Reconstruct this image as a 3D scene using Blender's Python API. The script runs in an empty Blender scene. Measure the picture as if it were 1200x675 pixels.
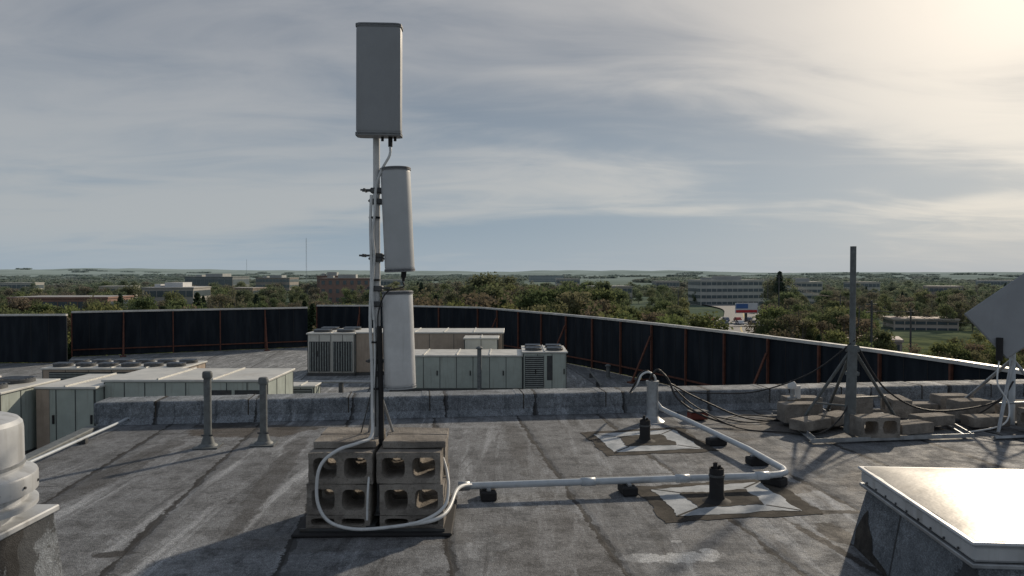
import bpy, bmesh, math, random
from mathutils import Vector, Matrix, noise
random.seed(7)
S=bpy.context.scene
col=S.collection
rad=math.radians
# ------------------------------------------------------------------ materials
class NT:
    def __init__(s,nt): s.nt=nt
    def n(s,t,**k):
        nd=s.nt.nodes.new(t)
        for a,b in k.items(): setattr(nd,a,b)
        return nd
    def l(s,a,b): s.nt.links.new(a,b)
    def put(s,sock,v):
        if isinstance(v,bpy.types.NodeSocket): s.l(v,sock)
        elif v is not None: sock.default_value=v
    def m(s,op,a,b=None,c=None,clamp=False):
        nd=s.n('ShaderNodeMath',operation=op); nd.use_clamp=clamp
        s.put(nd.inputs[0],a)
        if b is not None: s.put(nd.inputs[1],b)
        if c is not None: s.put(nd.inputs[2],c)
        return nd.outputs[0]
    def vm(s,op,a,b=None):
        nd=s.n('ShaderNodeVectorMath',operation=op)
        s.put(nd.inputs[0],a)
        if b is not None: s.put(nd.inputs[1],b)
        return nd.outputs['Value'] if op in('DOT_PRODUCT','LENGTH') else nd.outputs[0]
    def noise(s,v,scale,det=4,rough=.55,dist=0):
        nd=s.n('ShaderNodeTexNoise'); s.put(nd.inputs['Vector'],v)
        nd.inputs['Scale'].default_value=scale; nd.inputs['Detail'].default_value=det
        nd.inputs['Roughness'].default_value=rough; nd.inputs['Distortion'].default_value=dist
        return nd.outputs['Fac']
    def ss(s,v,a,b,lo=0.,hi=1.):
        nd=s.n('ShaderNodeMapRange',interpolation_type='SMOOTHSTEP'); s.put(nd.inputs[0],v)
        if a>b: a,b,lo,hi=b,a,hi,lo
        nd.inputs[1].default_value=a; nd.inputs[2].default_value=b
        nd.inputs[3].default_value=lo; nd.inputs[4].default_value=hi
        return nd.outputs[0]
    def mix(s,f,a,b,blend='MIX'):
        nd=s.n('ShaderNodeMix',data_type='RGBA',blend_type=blend)
        s.put(nd.inputs[0],f)
        for i,v in((6,a),(7,b)):
            if isinstance(v,tuple) and len(v)==3: v=(*v,1)
            s.put(nd.inputs[i],v)
        return nd.outputs[2]
def newmat(name):
    m=bpy.data.materials.new(name); m.use_nodes=True
    t=NT(m.node_tree); b=m.node_tree.nodes['Principled BSDF']
    return m,t,b
def bump(t,b,h,strength=.3,dist=.01):
    nd=t.n('ShaderNodeBump'); nd.inputs['Strength'].default_value=strength
    nd.inputs['Distance'].default_value=dist
    t.l(h,nd.inputs['Height']); t.l(nd.outputs[0],b.inputs['Normal'])
def weathered(name,c,rough=.6,metal=0.,var=.25,scale=6,dirt=(.08,.07,.06),dirtamt=.35,bs=.15,bd=.003,fine=60,streak=False):
    m,t,b=newmat(name)
    P=t.n('ShaderNodeNewGeometry').outputs['Position']
    n1=t.noise(P,scale,4,.6)
    n2=t.noise(P,fine,2,.6)
    dark=tuple(x*(1-var) for x in c); lite=tuple(min(1,x*(1+var*.5)) for x in c)
    cc=t.mix(t.ss(n1,.3,.7),dark,lite)
    cc=t.mix(t.m('MULTIPLY',t.ss(n2,.35,.75),.25),cc,dark)
    if streak:
        mp=t.n('ShaderNodeMapping'); mp.inputs['Scale'].default_value=(14,14,.8); t.l(P,mp.inputs[0])
        n3=t.noise(mp.outputs[0],1.,4,.6)
    else: n3=t.noise(P,scale*.6,5,.7,.6)
    cc=t.mix(t.m('MULTIPLY',t.ss(n3,.52,.72),dirtamt),cc,dirt)
    t.l(cc,b.inputs['Base Color'])
    b.inputs['Metallic'].default_value=metal
    t.l(t.m('ADD',t.m('MULTIPLY',n1,.3),rough-.15),b.inputs['Roughness'])
    bump(t,b,n2,bs,bd)
    return m
M={}
M['white_paint']=weathered('white_paint',(.60,.61,.62),.45,0,.12,8,(.25,.23,.2),.35,streak=True)
M['fanmetal']=weathered('spun_aluminium_painted',(.50,.52,.54),.42,.15,.14,5,(.2,.19,.17),.4,.08,.003,30,streak=True)
M['antenna']=weathered('antenna_radome',(.26,.275,.295),.5,0,.08,5,(.2,.2,.2),.22,.05,.001,streak=True)
M['antenna_mid']=weathered('antenna_radome_mid',(.42,.44,.46),.5,0,.08,5,(.25,.25,.25),.22,.05,.001,streak=True)
M['antenna_cap']=weathered('antenna_cap',(.22,.23,.25),.6,0,.1,5,(.1,.1,.1),.3)
M['pvc']=weathered('pvc_conduit',(.47,.52,.57),.4,0,.12,9,(.25,.25,.24),.45,.05)
M['galv']=weathered('galvanised_steel',(.36,.38,.40),.45,.6,.25,12,(.2,.19,.18),.35)
M['darksteel']=weathered('dark_steel',(.08,.085,.09),.55,.3,.3,10,(.12,.09,.06),.3)
M['ventgrey']=weathered('vent_pipe_grey',(.14,.155,.16),.6,.1,.3,14,(.06,.05,.05),.5)
M['black']=weathered('black_rubber',(.018,.018,.02),.85,0,.3,14,(.05,.05,.05),.3)
M['cable']=weathered('black_cable',(.02,.02,.022),.6,0,.2,14,(.05,.05,.05),.2)
M['wcable']=weathered('white_cable',(.6,.62,.63),.45,0,.1,14,(.3,.3,.28),.3)
M['rust']=weathered('rust_primer_steel',(.13,.048,.030),.8,0,.4,7,(.05,.03,.026),.5)
M['hvac_green']=weathered('hvac_paint_grey_green',(.37,.42,.39),.5,.0,.1,3,(.18,.17,.14),.4,.05,streak=True)
M['hvac_white']=weathered('hvac_paint_white',(.56,.56,.52),.5,0,.1,3,(.25,.23,.2),.3,.05,streak=True)
M['hvac_tan']=weathered('hvac_paint_tan',(.38,.31,.25),.6,0,.15,3,(.15,.12,.1),.3,.05,streak=True)
M['hvac_top']=weathered('hvac_top_metal',(.60,.60,.57),.45,.1,.15,2,(.3,.27,.23),.4,.05)
M['louver']=weathered('louver_dark',(.05,.055,.06),.6,.2,.3,8)
M['slat']=weathered('louver_slat',(.32,.36,.35),.5,.1,.2,8)
M['seam']=weathered('dark_seam',(.07,.08,.08),.7,0,.2,8)
M['capmetal']=weathered('coping_metal',(.55,.55,.54),.38,.4,.2,2,(.3,.28,.25),.3)
M['hatch']=weathered('hatch_lid_metal',(.25,.245,.23),.42,.1,.2,3,(.12,.10,.075),.55,.2,.006,18)
M['red']=weathered('red_plastic',(.15,.03,.02),.5)
M['yellow']=weathered('dull_yellow',(.5,.38,.1),.5)
m,t,b=newmat('concrete_block')
P=t.n('ShaderNodeNewGeometry').outputs['Position']
n1=t.noise(P,5,6,.6); n2=t.noise(P,120,3,.7)
c=t.mix(t.ss(n1,.3,.7),(.17,.155,.14),(.33,.305,.275))
c=t.mix(t.ss(t.noise(P,2.3,3),.5,.75,0,.6),c,(.13,.12,.11))
c=t.mix(t.ss(t.noise(P,9,5,.7),.55,.7,0,.45),c,(.09,.082,.072))
c=t.mix(t.ss(n2,.54,.70,0,.75),c,(.09,.082,.07))
t.l(c,b.inputs['Base Color']); b.inputs['Roughness'].default_value=.95; b.inputs['Specular IOR Level'].default_value=.2
bump(t,b,t.m('ADD',n2,t.m('MULTIPLY',t.noise(P,30,3),1.5)),.9,.007)
M['block']=m
A=rad(7.24)
U=(math.cos(A),math.sin(A)); V=(-math.sin(A),math.cos(A))
def roofmat(name,base_lo,base_hi,off=1.096,sp=.92,seams=True,dust=1.,stains=()):
    m,t,b=newmat(name)
    P=t.n('ShaderNodeNewGeometry').outputs['Position']
    u=t.vm('DOT_PRODUCT',P,(U[0],U[1],0)); v=t.vm('DOT_PRODUCT',P,(V[0],V[1],0))
    wob=t.m('MULTIPLY',t.m('SUBTRACT',t.noise(P,2.2,3),.5),.07)
    tt=t.m('DIVIDE',t.m('ADD',t.m('SUBTRACT',u,off),wob),sp)
    cell=t.m('FLOOR',tt); fr=t.m('FRACT',tt)
    ds=t.m('MULTIPLY',t.m('MINIMUM',fr,t.m('SUBTRACT',1.,fr)),sp)
    wn=t.n('ShaderNodeTexWhiteNoise',noise_dimensions='1D'); t.l(cell,wn.inputs['W'])
    n1=t.noise(P,.9,6,.62,.4); n2=t.noise(P,5,7,.72); n3=t.noise(P,150,2,.6); n4=t.noise(P,34,4,.75)
    c=t.mix(t.ss(n1,.32,.68),base_lo,base_hi)
    c=t.mix(t.ss(n2,.42,.66,0,.75),c,tuple(x*.48 for x in base_lo))
    mp=t.n('ShaderNodeMapping'); mp.inputs['Rotation'].default_value=(0,0,-A); mp.inputs['Scale'].default_value=(5.5,.55,1); t.l(P,mp.inputs[0])
    n5=t.noise(mp.outputs[0],1,6,.65,.5)
    c=t.mix(t.ss(n5,.5,.70,0,.8*dust),c,tuple(min(1,x*1.6) for x in base_hi))
    c=t.mix(t.ss(t.noise(mp.outputs[0],1.7,5,.7,.8),.54,.68,0,.7),c,tuple(x*.40 for x in base_lo))
    c=t.mix(t.m('MULTIPLY',t.m('SUBTRACT',wn.outputs['Value'],.2),.6,clamp=True),c,tuple(x*.62 for x in base_lo))
    if stains: NS={0:t.noise(P,3.6,5,.7,.4),1:t.noise(P,8.5,6,.7,.4)}
    for (cx,cy,rx,ry,rz,colr,amt,k,ns) in stains:
        mm=t.n('ShaderNodeMapping',vector_type='TEXTURE'); mm.inputs['Location'].default_value=(cx,cy,0); mm.inputs['Rotation'].default_value=(0,0,rz); mm.inputs['Scale'].default_value=(rx,ry,1)
        t.l(t.vm('MULTIPLY',P,(1,1,0)),mm.inputs[0])
        L=t.vm('LENGTH',mm.outputs[0])
        L=t.m('ADD',L,t.m('MULTIPLY',t.m('SUBTRACT',NS[0 if ns<6 else 1],.5),k))
        c=t.mix(t.ss(L,.85,1.05,amt,0),c,colr)
    g=t.ss(n3,.4,.66,.58,1.30)
    gg=t.m('MULTIPLY',g,t.ss(n4,.3,.7,.70,1.28))
    vm=t.n('ShaderNodeVectorMath',operation='SCALE'); t.l(c,vm.inputs[0]); t.l(gg,vm.inputs['Scale']); c=vm.outputs[0]
    h=t.m('MULTIPLY',n3,.5)
    if seams:
        wid=t.m('MULTIPLY',t.ss(t.noise(P,4.5,6,.75),.36,.70),.042)
        line=t.m('SUBTRACT',1.,t.ss(t.m('SUBTRACT',ds,wid),.001,.009))
        c=t.mix(t.m('MULTIPLY',line,.93),c,(.018,.017,.017))
        band=t.ss(t.m('ABSOLUTE',t.m('SUBTRACT',fr,.06)),.05,.075,1,0)
        c=t.mix(t.m('MULTIPLY',band,.35),c,tuple(x*.6 for x in base_lo))
        wn2=t.m('MULTIPLY',wn.outputs['Value'],7.)
        fv=t.m('FRACT',t.m('DIVIDE',t.m('ADD',v,wn2),6.5))
        l2=t.ss(t.m('ABSOLUTE',t.m('SUBTRACT',fv,.5)),.0006,.0022,1,0)
        c=t.mix(t.m('MULTIPLY',l2,.8),c,(.03,.03,.03))
        h=t.m('ADD',h,t.m('MULTIPLY',t.ss(fr,0,.06,0,1),1.2))
    vo=t.n('ShaderNodeTexVoronoi',feature='DISTANCE_TO_EDGE'); vo.inputs['Scale'].default_value=.8
    wv=t.n('ShaderNodeVectorMath',operation='ADD'); t.l(P,wv.inputs[0])
    nn=t.n('ShaderNodeTexNoise'); nn.inputs['Scale'].default_value=3; nn.inputs['Detail'].default_value=6; t.l(P,nn.inputs[0]); t.l(nn.outputs['Color'],wv.inputs[1])
    t.l(wv.outputs[0],vo.inputs['Vector'])
    crk=t.m('MULTIPLY',t.ss(vo.outputs[0],.0,.008,1,0),t.ss(t.noise(P,.7,3),.48,.6))
    c=t.mix(t.m('MULTIPLY',crk,.6),c,(.03,.03,.03))
    t.l(c,b.inputs['Base Color'])
    t.l(t.ss(n2,.3,.7,.68,.95),b.inputs['Roughness'])
    b.inputs['Specular IOR Level'].default_value=.3
    bump(t,b,t.m('ADD',h,n4),.75,.008)
    return m
DK=(.035,.032,.03); BR=(.08,.07,.062); WH=(.50,.52,.54)
stains=[(-2.65,7.45,.62,.30,.05,BR,.85,1.6,5),(-3.0,7.75,.35,.12,.2,DK,.8,1.8,8),(-2.2,7.6,.25,.10,.1,DK,.7,1.8,8),
 (.95,4.13,.24,.075,.1,WH,.8,2.4,9),(1.13,4.22,.05,.06,.1,WH,.8,2.,14),(.74,4.12,.13,.07,0,WH,.6,2.2,9),(.98,4.38,.03,.02,0,WH,.7,2,20),
 (2.1,4.92,.26,.05,.05,DK,.9,2.2,9),(1.87,4.33,.035,.46,.2,DK,.9,2.6,7),(2.0,4.5,.10,.22,.1,DK,.8,2.4,6),(2.0,5.5,.35,.16,.1,BR,.7,1.8,6),
 (-2.28,4.18,.14,.05,.2,DK,.85,2.,9),(2.6,7.6,.6,.25,.1,BR,.6,2,4),(2.05,7.05,.3,.12,.2,DK,.6,2,6),(-.9,4.4,.7,.2,.1,BR,.35,2,4),(.3,4.2,.4,.7,.1,BR,.25,2.2,3),
 (-3.2,6.0,.15,1.2,.0,DK,.5,2.2,3),(3.6,7.8,1.2,.6,.1,BR,.5,1.8,3),(0.1,6.6,.12,1.4,.12,DK,.4,2.6,3),(-1.9,6.0,.10,1.6,.12,DK,.45,2.6,3),(2.9,5.7,.5,.3,.3,BR,.45,2,3)]
M['roof']=roofmat('granulated_roof_membrane',(.155,.164,.178),(.255,.27,.29),stains=stains)
M['curb']=roofmat('curb_membrane',(.20,.225,.255),(.29,.32,.355),off=.3,sp=1.02,dust=.5)
M['lowroof']=roofmat('lower_roof_membrane',(.20,.215,.23),(.34,.355,.37),sp=3)
def simple(name,lo,hi,scale,rough=.9,bs=.5):
    m,t,b=newmat(name); P=t.n('ShaderNodeNewGeometry').outputs['Position']
    n=t.noise(P,scale,6,.68,.3); n2=t.noise(P,150,2)
    c=t.mix(t.ss(n,.35,.65),lo,hi); c=t.mix(t.ss(n2,.5,.7,0,.4),c,tuple(x*.6 for x in lo))
    t.l(c,b.inputs['Base Color']); b.inputs['Roughness'].default_value=rough; b.inputs['Specular IOR Level'].default_value=.2
    bump(t,b,t.m('ADD',n,n2),bs,.006); return m
M['tar']=simple('roof_tar',(.028,.026,.025),(.075,.068,.06),7,.85)
M['tarbrown']=simple('weathered_tar',(.028,.026,.024),(.08,.072,.062),6,.95)
M['whitepatch']=simple('white_flashing_patch',(.26,.29,.32),(.47,.50,.53),4,.75)
m,t,b=newmat('dark_screen_panel'); P=t.n('ShaderNodeNewGeometry').outputs['Position']
mp=t.n('ShaderNodeMapping'); mp.inputs['Scale'].default_value=(3,3,.5); t.l(P,mp.inputs[0])
c=t.mix(t.ss(t.noise(mp.outputs[0],1,5),.35,.7),(.010,.014,.020),(.022,.028,.036))
t.l(c,b.inputs['Base Color']); b.inputs['Roughness'].default_value=.85; b.inputs['Specular IOR Level'].default_value=.15; M['panel']=m
# ------------------------------------------------------------------ mesh helpers
def root(name,loc=(0,0,0),rz=0):
    e=bpy.data.objects.new(name,None); e.empty_display_size=.2
    e.location=loc; e.rotation_euler=(0,0,rz); col.objects.link(e); return e
def mk(name,bm,mat,parent=None,smooth=False,loc=None,rot=None):
    me=bpy.data.meshes.new(name); bm.to_mesh(me); bm.free()
    if smooth:
        for p in me.polygons: p.use_smooth=True
    me.materials.append(M[mat] if isinstance(mat,str) else mat)
    o=bpy.data.objects.new(name,me); col.objects.link(o)
    if parent: o.parent=parent
    if loc: o.location=loc
    if rot: o.rotation_euler=rot
    return o
def addbox(bm,c,s,rz=0,bev=0,mtx=None,seg=1):
    r=bmesh.ops.create_cube(bm,size=1)
    vs=r['verts']
    bmesh.ops.scale(bm,vec=s,verts=vs)
    if bev:
        es=list({e for v in vs for e in v.link_edges})
        rr=bmesh.ops.bevel(bm,geom=es,offset=bev,segments=seg,affect='EDGES',profile=.5)
        vs=list({v for f in rr['faces'] for v in f.verts}|{v for v in vs if v.is_valid})
    Mx=Matrix.Translation(c)@(mtx if mtx else Matrix.Rotation(rz,4,'Z'))
    bmesh.ops.transform(bm,matrix=Mx,verts=vs)
    return vs
def box(name,c,s,mat,parent=None,rz=0,bev=0,mtx=None,seg=1):
    bm=bmesh.new(); addbox(bm,c,s,rz,bev,mtx,seg); return mk(name,bm,mat,parent)
def bx(bm,x0,x1,y0,y1,z0,z1,bev=0):
    addbox(bm,((x0+x1)/2,(y0+y1)/2,(z0+z1)/2),(x1-x0,y1-y0,z1-z0),0,bev)
def cr(pts,n=8):
    pts=[Vector(p) for p in pts]; out=[]
    P=[pts[0]]+pts+[pts[-1]]
    for i in range(1,len(P)-2):
        a,b_,c,d=P[i-1],P[i],P[i+1],P[i+2]
        for k in range(n):
            s=k/n
            out.append(.5*((2*b_)+(c-a)*s+(2*a-5*b_+4*c-d)*s*s+(3*b_-a-3*c+d)*s**3))
    out.append(pts[-1]); return out
def addtube(bm,pts,r,n=10,cap=True):
    pts=[Vector(p) for p in pts]; rs=r if isinstance(r,(list,tuple)) else [r]*len(pts)
    rings=[]; up=None
    for i,p in enumerate(pts):
        d=(pts[min(i+1,len(pts)-1)]-pts[max(i-1,0)]).normalized()
        if up is None:
            up=Vector((0,0,1)) if abs(d.z)<.9 else Vector((1,0,0))
        a=(up-d*up.dot(d)).normalized(); up=a; b_=d.cross(a)
        rings.append([bm.verts.new(p+(a*math.cos(2*math.pi*k/n)+b_*math.sin(2*math.pi*k/n))*rs[i]) for k in range(n)])
    for i in range(len(rings)-1):
        for k in range(n):
            bm.faces.new((rings[i][k],rings[i][(k+1)%n],rings[i+1][(k+1)%n],rings[i+1][k]))
    if cap: bm.faces.new(rings[0][::-1]); bm.faces.new(rings[-1])
def tube(name,pts,r,mat,parent=None,n=10,smoothpath=False):
    bm=bmesh.new(); addtube(bm,cr(pts) if smoothpath else pts,r,n)
    bmesh.ops.recalc_face_normals(bm,faces=bm.faces)
    o=mk(name,bm,mat,parent,True); o.data.set_sharp_from_angle(angle=rad(50)); return o
def lathe(name,prof,c,mat,parent=None,n=48,sharp=32):
    bm=bmesh.new(); rings=[]
    for r,z in prof:
        rings.append([bm.verts.new((c[0]+r*math.cos(2*math.pi*k/n),c[1]+r*math.sin(2*math.pi*k/n),c[2]+z)) for k in range(n)])
    for i in range(len(rings)-1):
        for k in range(n):
            bm.faces.new((rings[i][k],rings[i][(k+1)%n],rings[i+1][(k+1)%n],rings[i+1][k]))
    bm.faces.new(rings[0][::-1]); bm.faces.new(rings[-1])
    o=mk(name,bm,mat,parent,True)
    o.data.set_sharp_from_angle(angle=rad(sharp)); return o
def ragged(name,corners,z,mat,parent=None,j=.02,n=14,seed=0):
    bm=bmesh.new(); vs=[]
    k=len(corners)
    for i in range(k):
        a=Vector((*corners[i],0)); b_=Vector((*corners[(i+1)%k],0))
        for s in range(n):
            p=a.lerp(b_,s/n); q=p*6+Vector((seed,seed*2,0))
            p=p+Vector((noise.noise(q),noise.noise(q+Vector((9,3,5))),0))*j+Vector((random.uniform(-1,1),random.uniform(-1,1),0))*j*.2
            vs.append(bm.verts.new((p.x,p.y,z)))
    f=bm.faces.new(vs); f.normal_update()
    if f.normal.z<0: f.normal_flip()
    bmesh.ops.triangulate(bm,faces=[f])
    return mk(name,bm,mat,parent)
def uv(u,v,z=0): return (u*U[0]+v*V[0],u*U[1]+v*V[1],z)
# ------------------------------------------------------------------ near roof
ZL=-2.9
bm=bmesh.new()
u0,u1,v0,v1=-3.35,10.2,-6,8.25
top=[bm.verts.new(uv(a,b_,0)) for a,b_ in((u0,v0),(u1,v0),(u1,v1+.4),(u0,v1+.4))]
bot=[bm.verts.new((q.co.x,q.co.y,ZL)) for q in top]
bm.faces.new(top)
for i in range(4): bm.faces.new((top[i],bot[i],bot[(i+1)%4],top[(i+1)%4]))
bmesh.ops.recalc_face_normals(bm,faces=bm.faces)
roof=mk('rooftop_surface',bm,'roof')
pc=root('roof_edge_curb')
bm=bmesh.new()
addbox(bm,uv((u0+u1)/2+.0,v1+.185,.118),(u1-u0+.1,.37,.232),A,.025,seg=2)
mk('curb_body',bm,'curb',pc)
bm=bmesh.new()
a=[uv(u0+.02,v1-.07,.003),uv(u1-.02,v1-.07,.003),uv(u1-.02,v1-.003,.07),uv(u0+.02,v1-.003,.07)]
bm.faces.new([bm.verts.new(p) for p in a]); mk('cant_strip',bm,'curb',pc)
for k in range(14):
    uu=u0+.55+k*.98+random.uniform(-.08,.08)
    bm=bmesh.new(); addbox(bm,uv(uu,v1+.185,.1205),(.10,.376,.233),A,.02); mk('lap_strip_%d'%k,bm,'curb',pc)
    bm=bmesh.new(); addbox(bm,uv(uu+.055,v1+.185,.121),(.012,.379,.2335),A,.003); mk('lap_tar_%d'%k,bm,'tarbrown',pc)
ge=root('roof_edge_trim')
bm=bmesh.new(); addbox(bm,uv(u0+.03,(v0+v1)/2-.1,.012),(.12,v1-v0-.2,.04),A,.01); mk('trim',bm,'ventgrey',ge)
# ------------------------------------------------------------------ screen wall
ZT,ZB=-.46,ZL
right=cr([(-2,44.8,0),(2.95,36.5,0),(6.64,28.8,0),(9.5,21,0),(10.75,16,0),(11.6,9,0),(11.8,-8,0)],6)
def resample(pts,step):
    L=[0]
    for i in range(1,len(pts)): L.append(L[-1]+(pts[i]-pts[i-1]).length)
    n=max(1,round(L[-1]/step)); out=[]
    for k in range(n+1):
        s=L[-1]*k/n
        for i in range(1,len(pts)):
            if s<=L[i]+1e-6:
                out.append(pts[i-1].lerp(pts[i],(s-L[i-1])/max(1e-6,L[i]-L[i-1]))); break
    return out
runs=[resample([Vector((-48,35.5,0)),Vector((-22.3,37,0))],2.6),
      resample([Vector((-23.6,39.6,0)),Vector((-12.4,44.8,0))],2.4),
      resample([Vector((-12.55,47.6,0)),Vector((-7.5,47.4,0)),Vector((-2,44.8,0))],2.6),
      resample(right,2.3)]
sw=root('rooftop_screen_wall')
cen=Vector((-4,22,0))
bp,bc,br,bj=bmesh.new(),bmesh.new(),bmesh.new(),bmesh.new()
for ri,pts in enumerate(runs):
    for i in range(len(pts)-1):
        a,b_=pts[i],pts[i+1]; d=b_-a; L=d.length; mid=(a+b_)/2; rz=math.atan2(d.y,d.x)
        nrm=Vector((-d.y,d.x,0)).normalized()
        if nrm.dot(cen-mid)<0: nrm=-nrm
        addbox(bp,(mid.x,mid.y,(ZT+ZB)/2-.02),(L,.06,ZT-ZB-.12),rz)
        for s in(.333,.667):
            q=a.lerp(b_,s)+nrm*.032; addbox(bj,(q.x,q.y,(ZT+ZB)/2-.02),(.02,.012,ZT-ZB-.16),rz)
        addbox(bc,(mid.x,mid.y,ZT-.035+.002*(i%2)),(L+.01,.2,.09),rz)
        if ri>0:
            q=mid+nrm*.09
            addbox(br,(q.x,q.y,ZB+.38),(L-.1,.05,.06),rz)
            p=a+nrm*.1
            addbox(br,(p.x,p.y,(ZT+ZB)/2-.03),(.06,.08,ZT-ZB-.1),rz)
            if i%3==1:
                f=p+nrm*.95; tp=p+nrm*.05
                addtube(br,[(tp.x,tp.y,ZT-.55),(f.x,f.y,ZB+.02)],.045,4)
                addbox(br,(f.x,f.y,ZB+.03),(.3,.3,.05),rz)
                addtube(br,[(p.x,p.y,ZB+.1),(f.x,f.y,ZB+.1)],.04,4)
mk('panels',bp,'panel',sw); mk('coping',bc,'capmetal',sw); mk('steel_frame',br,'rust',sw); mk('panel_joints',bj,'black',sw)
outline=[]
for r in runs: outline+=r
outline+= [Vector((11.8,-20,0)),Vector((-48,-20,0))]
bm=bmesh.new()
tv=[bm.verts.new((p.x,p.y,ZL)) for p in outline]; bv=[bm.verts.new((p.x,p.y,-16.5)) for p in outline]
f=bm.faces.new(tv)
for i in range(len(tv)):
    j=(i+1)%len(tv); bm.faces.new((tv[i],bv[i],bv[j],tv[j]))
bmesh.ops.triangulate(bm,faces=[f]); bmesh.ops.recalc_face_normals(bm,faces=bm.faces)
mk('lower_roof_surface',bm,'lowroof')
# ------------------------------------------------------------------ HVAC
def rtu(name,x0,x1,y0,y1,z0,z1,body='hvac_green',lid='hvac_top',segs=8,louv=(),tan=(),fans=0,rz=0,sidelouv=False):
    e=root(name,((x0+x1)/2,(y0+y1)/2,z0),rz)
    w,d,h=x1-x0,y1-y0,z1-z0
    def P(n,b,mt): mk(n,b,mt,e)
    b=bmesh.new(); bx(b,-w/2,w/2,-d/2,d/2,.12,h-.06,.012); P('cabinet',b,body)
    b=bmesh.new(); bx(b,-w/2-.05,w/2+.05,-d/2-.05,d/2+.05,h-.058,h,.012)
    n=max(2,int(w/1.1))
    for k in range(1,n): bx(b,-w/2+w*k/n-.02,-w/2+w*k/n+.02,-d/2-.04,d/2+.04,h-.02,h+.035)
    P('lid',b,lid)
    b=bmesh.new(); bx(b,-w/2-.03,w/2+.03,-d/2-.03,d/2+.03,0,.118); P('base_rail',b,'darksteel')
    b=bmesh.new(); h2=bmesh.new()
    for k in range(segs+1):
        x=-w/2+w*k/segs; x=min(max(x,-w/2+.015),w/2-.015)
        bx(b,x-.012,x+.012,-d/2-.006,-d/2+.02,.14,h-.08)
        if k<segs and k%2==0: bx(h2,x+w/segs*.8,x+w/segs*.8+.04,-d/2-.04,-d/2-.002,h*.45,h*.58)
    for k in range(4):
        y=-d/2+d*k/3; y=min(max(y,-d/2+.02),d/2-.02)
        for sx in(-1,1): bx(b,sx*w/2-.008,sx*w/2+.008,y-.012,y+.012,.14,h-.08)
    bx(b,-w/2+.02,w/2-.02,-d/2-.005,-d/2+.02,.135,.15)
    P('panel_seams',b,'seam'); P('latches',h2,'black')
    for (a,c,zl,zh,kind) in louv:
        b=bmesh.new(); X0=-w/2+w*a; X1=-w/2+w*c
        bx(b,X0,X1,-d/2-.012,-d/2+.02,h*zl,h*zh); P('louver_recess',b,'louver')
        b=bmesh.new()
        if kind=='h':
            q=h*zl+.05
            while q<h*zh-.02:
                bx(b,X0+.02,X1-.02,-d/2-.035,-d/2-.013,q-.012,q+.012); q+=.075
        elif kind=='v':
            q=X0+.05
            while q<X1-.02:
                bx(b,q-.014,q+.014,-d/2-.035,-d/2-.013,h*zl+.03,h*zh-.03); q+=.11
        if len(b.verts): P('louver_slats',b,'slat')
        else: b.free()
    if sidelouv:
        b=bmesh.new(); bx(b,w/2-.02,w/2+.012,-d*.4,d*.4,h*.2,h*.85)
        P('side_coil',b,'louver'); b=bmesh.new(); q=h*.2+.04
        while q<h*.85: bx(b,w/2+.013,w/2+.035,-d*.39,d*.39,q-.012,q+.012); q+=.08
        P('side_slats',b,'slat')
    for (a,c) in tan:
        b=bmesh.new(); bx(b,-w/2+w*a,-w/2+w*c,-d/2-.02,-d/2+.02,.13,h-.07); P('tan_panel',b,'hvac_tan')
    for k in range(fans):
        x=-w/2+w*(k+.5)/fans
        for yy in(-d*.24,d*.24):
            r=min(w/fans,d/2)*.40
            lathe('fan_shroud',[(r,0),(r,.08),(r*.9,.10),(r*.88,.03),(r*.2,.02)],(x,yy,h+.001),'darksteel',e,24)
            b=bmesh.new()
            for s in range(5): addtube(b,[(x-r*.9,yy-r*.6+s*r*.3,h+.11),(x+r*.9,yy-r*.6+s*r*.3,h+.11)],.008,4)
            P('fan_guard',b,'galv')
    return e
rtu('rooftop_air_handler',-10.35,-6.2,18.7,20.9,ZL,-1.1,segs=8,louv=((.62,.78,.45,.85,'n'),(.80,.96,.5,.85,'n')))
rtu('rooftop_air_handler',-11.8,-10.36,18.3,20.6,ZL,-1.22,segs=3,tan=((.0,.22),))
rtu('rooftop_condenser_unit',-13.4,-11.95,17.2,19.4,ZL,-1.18,segs=4,louv=((.05,.95,.08,.9,'h'),),fans=1)
rtu('rooftop_condenser_unit',-15.2,-13.5,17.2,19.4,ZL,-1.1,segs=4,louv=((.05,.95,.08,.9,'v'),),fans=1)
rtu('rooftop_condenser_unit',-15.6,-11.0,24.5,26.5,ZL,-1.55,body='hvac_tan',segs=6,louv=((.05,.95,.1,.9,'h'),),fans=6)
rtu('rooftop_air_handler',-4.6,0.4,27.9,30.0,ZL,-1.5,segs=8,louv=((.03,.1,.5,.85,'n'),))
rtu('rooftop_condenser_unit',0.42,2.05,27.8,30.1,ZL,-1.36,segs=3,louv=((.04,.48,.12,.9,'h'),(.55,.68,.3,.9,'n')),fans=2,sidelouv=True)
rtu('rooftop_condenser_unit',-8.95,-6.9,32.3,35,ZL,-1.02,body='hvac_white',segs=4,louv=((.04,.48,.1,.8,'v'),(.54,.96,.1,.8,'v')),fans=2)
rtu('rooftop_air_handler',-6.88,-.4,32.5,34.8,ZL,-1.0,body='hvac_tan',segs=6)
rtu('rooftop_exhaust_unit',-2.0,-.6,31.0,32.3,ZL,-1.12,body='hvac_white',segs=2)
rtu('small_condenser_unit',-7.5,-6.6,24.6,25.4,ZL,-2.15,body='hvac_green',segs=2,louv=((.08,.92,.1,.85,'h'),))
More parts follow.
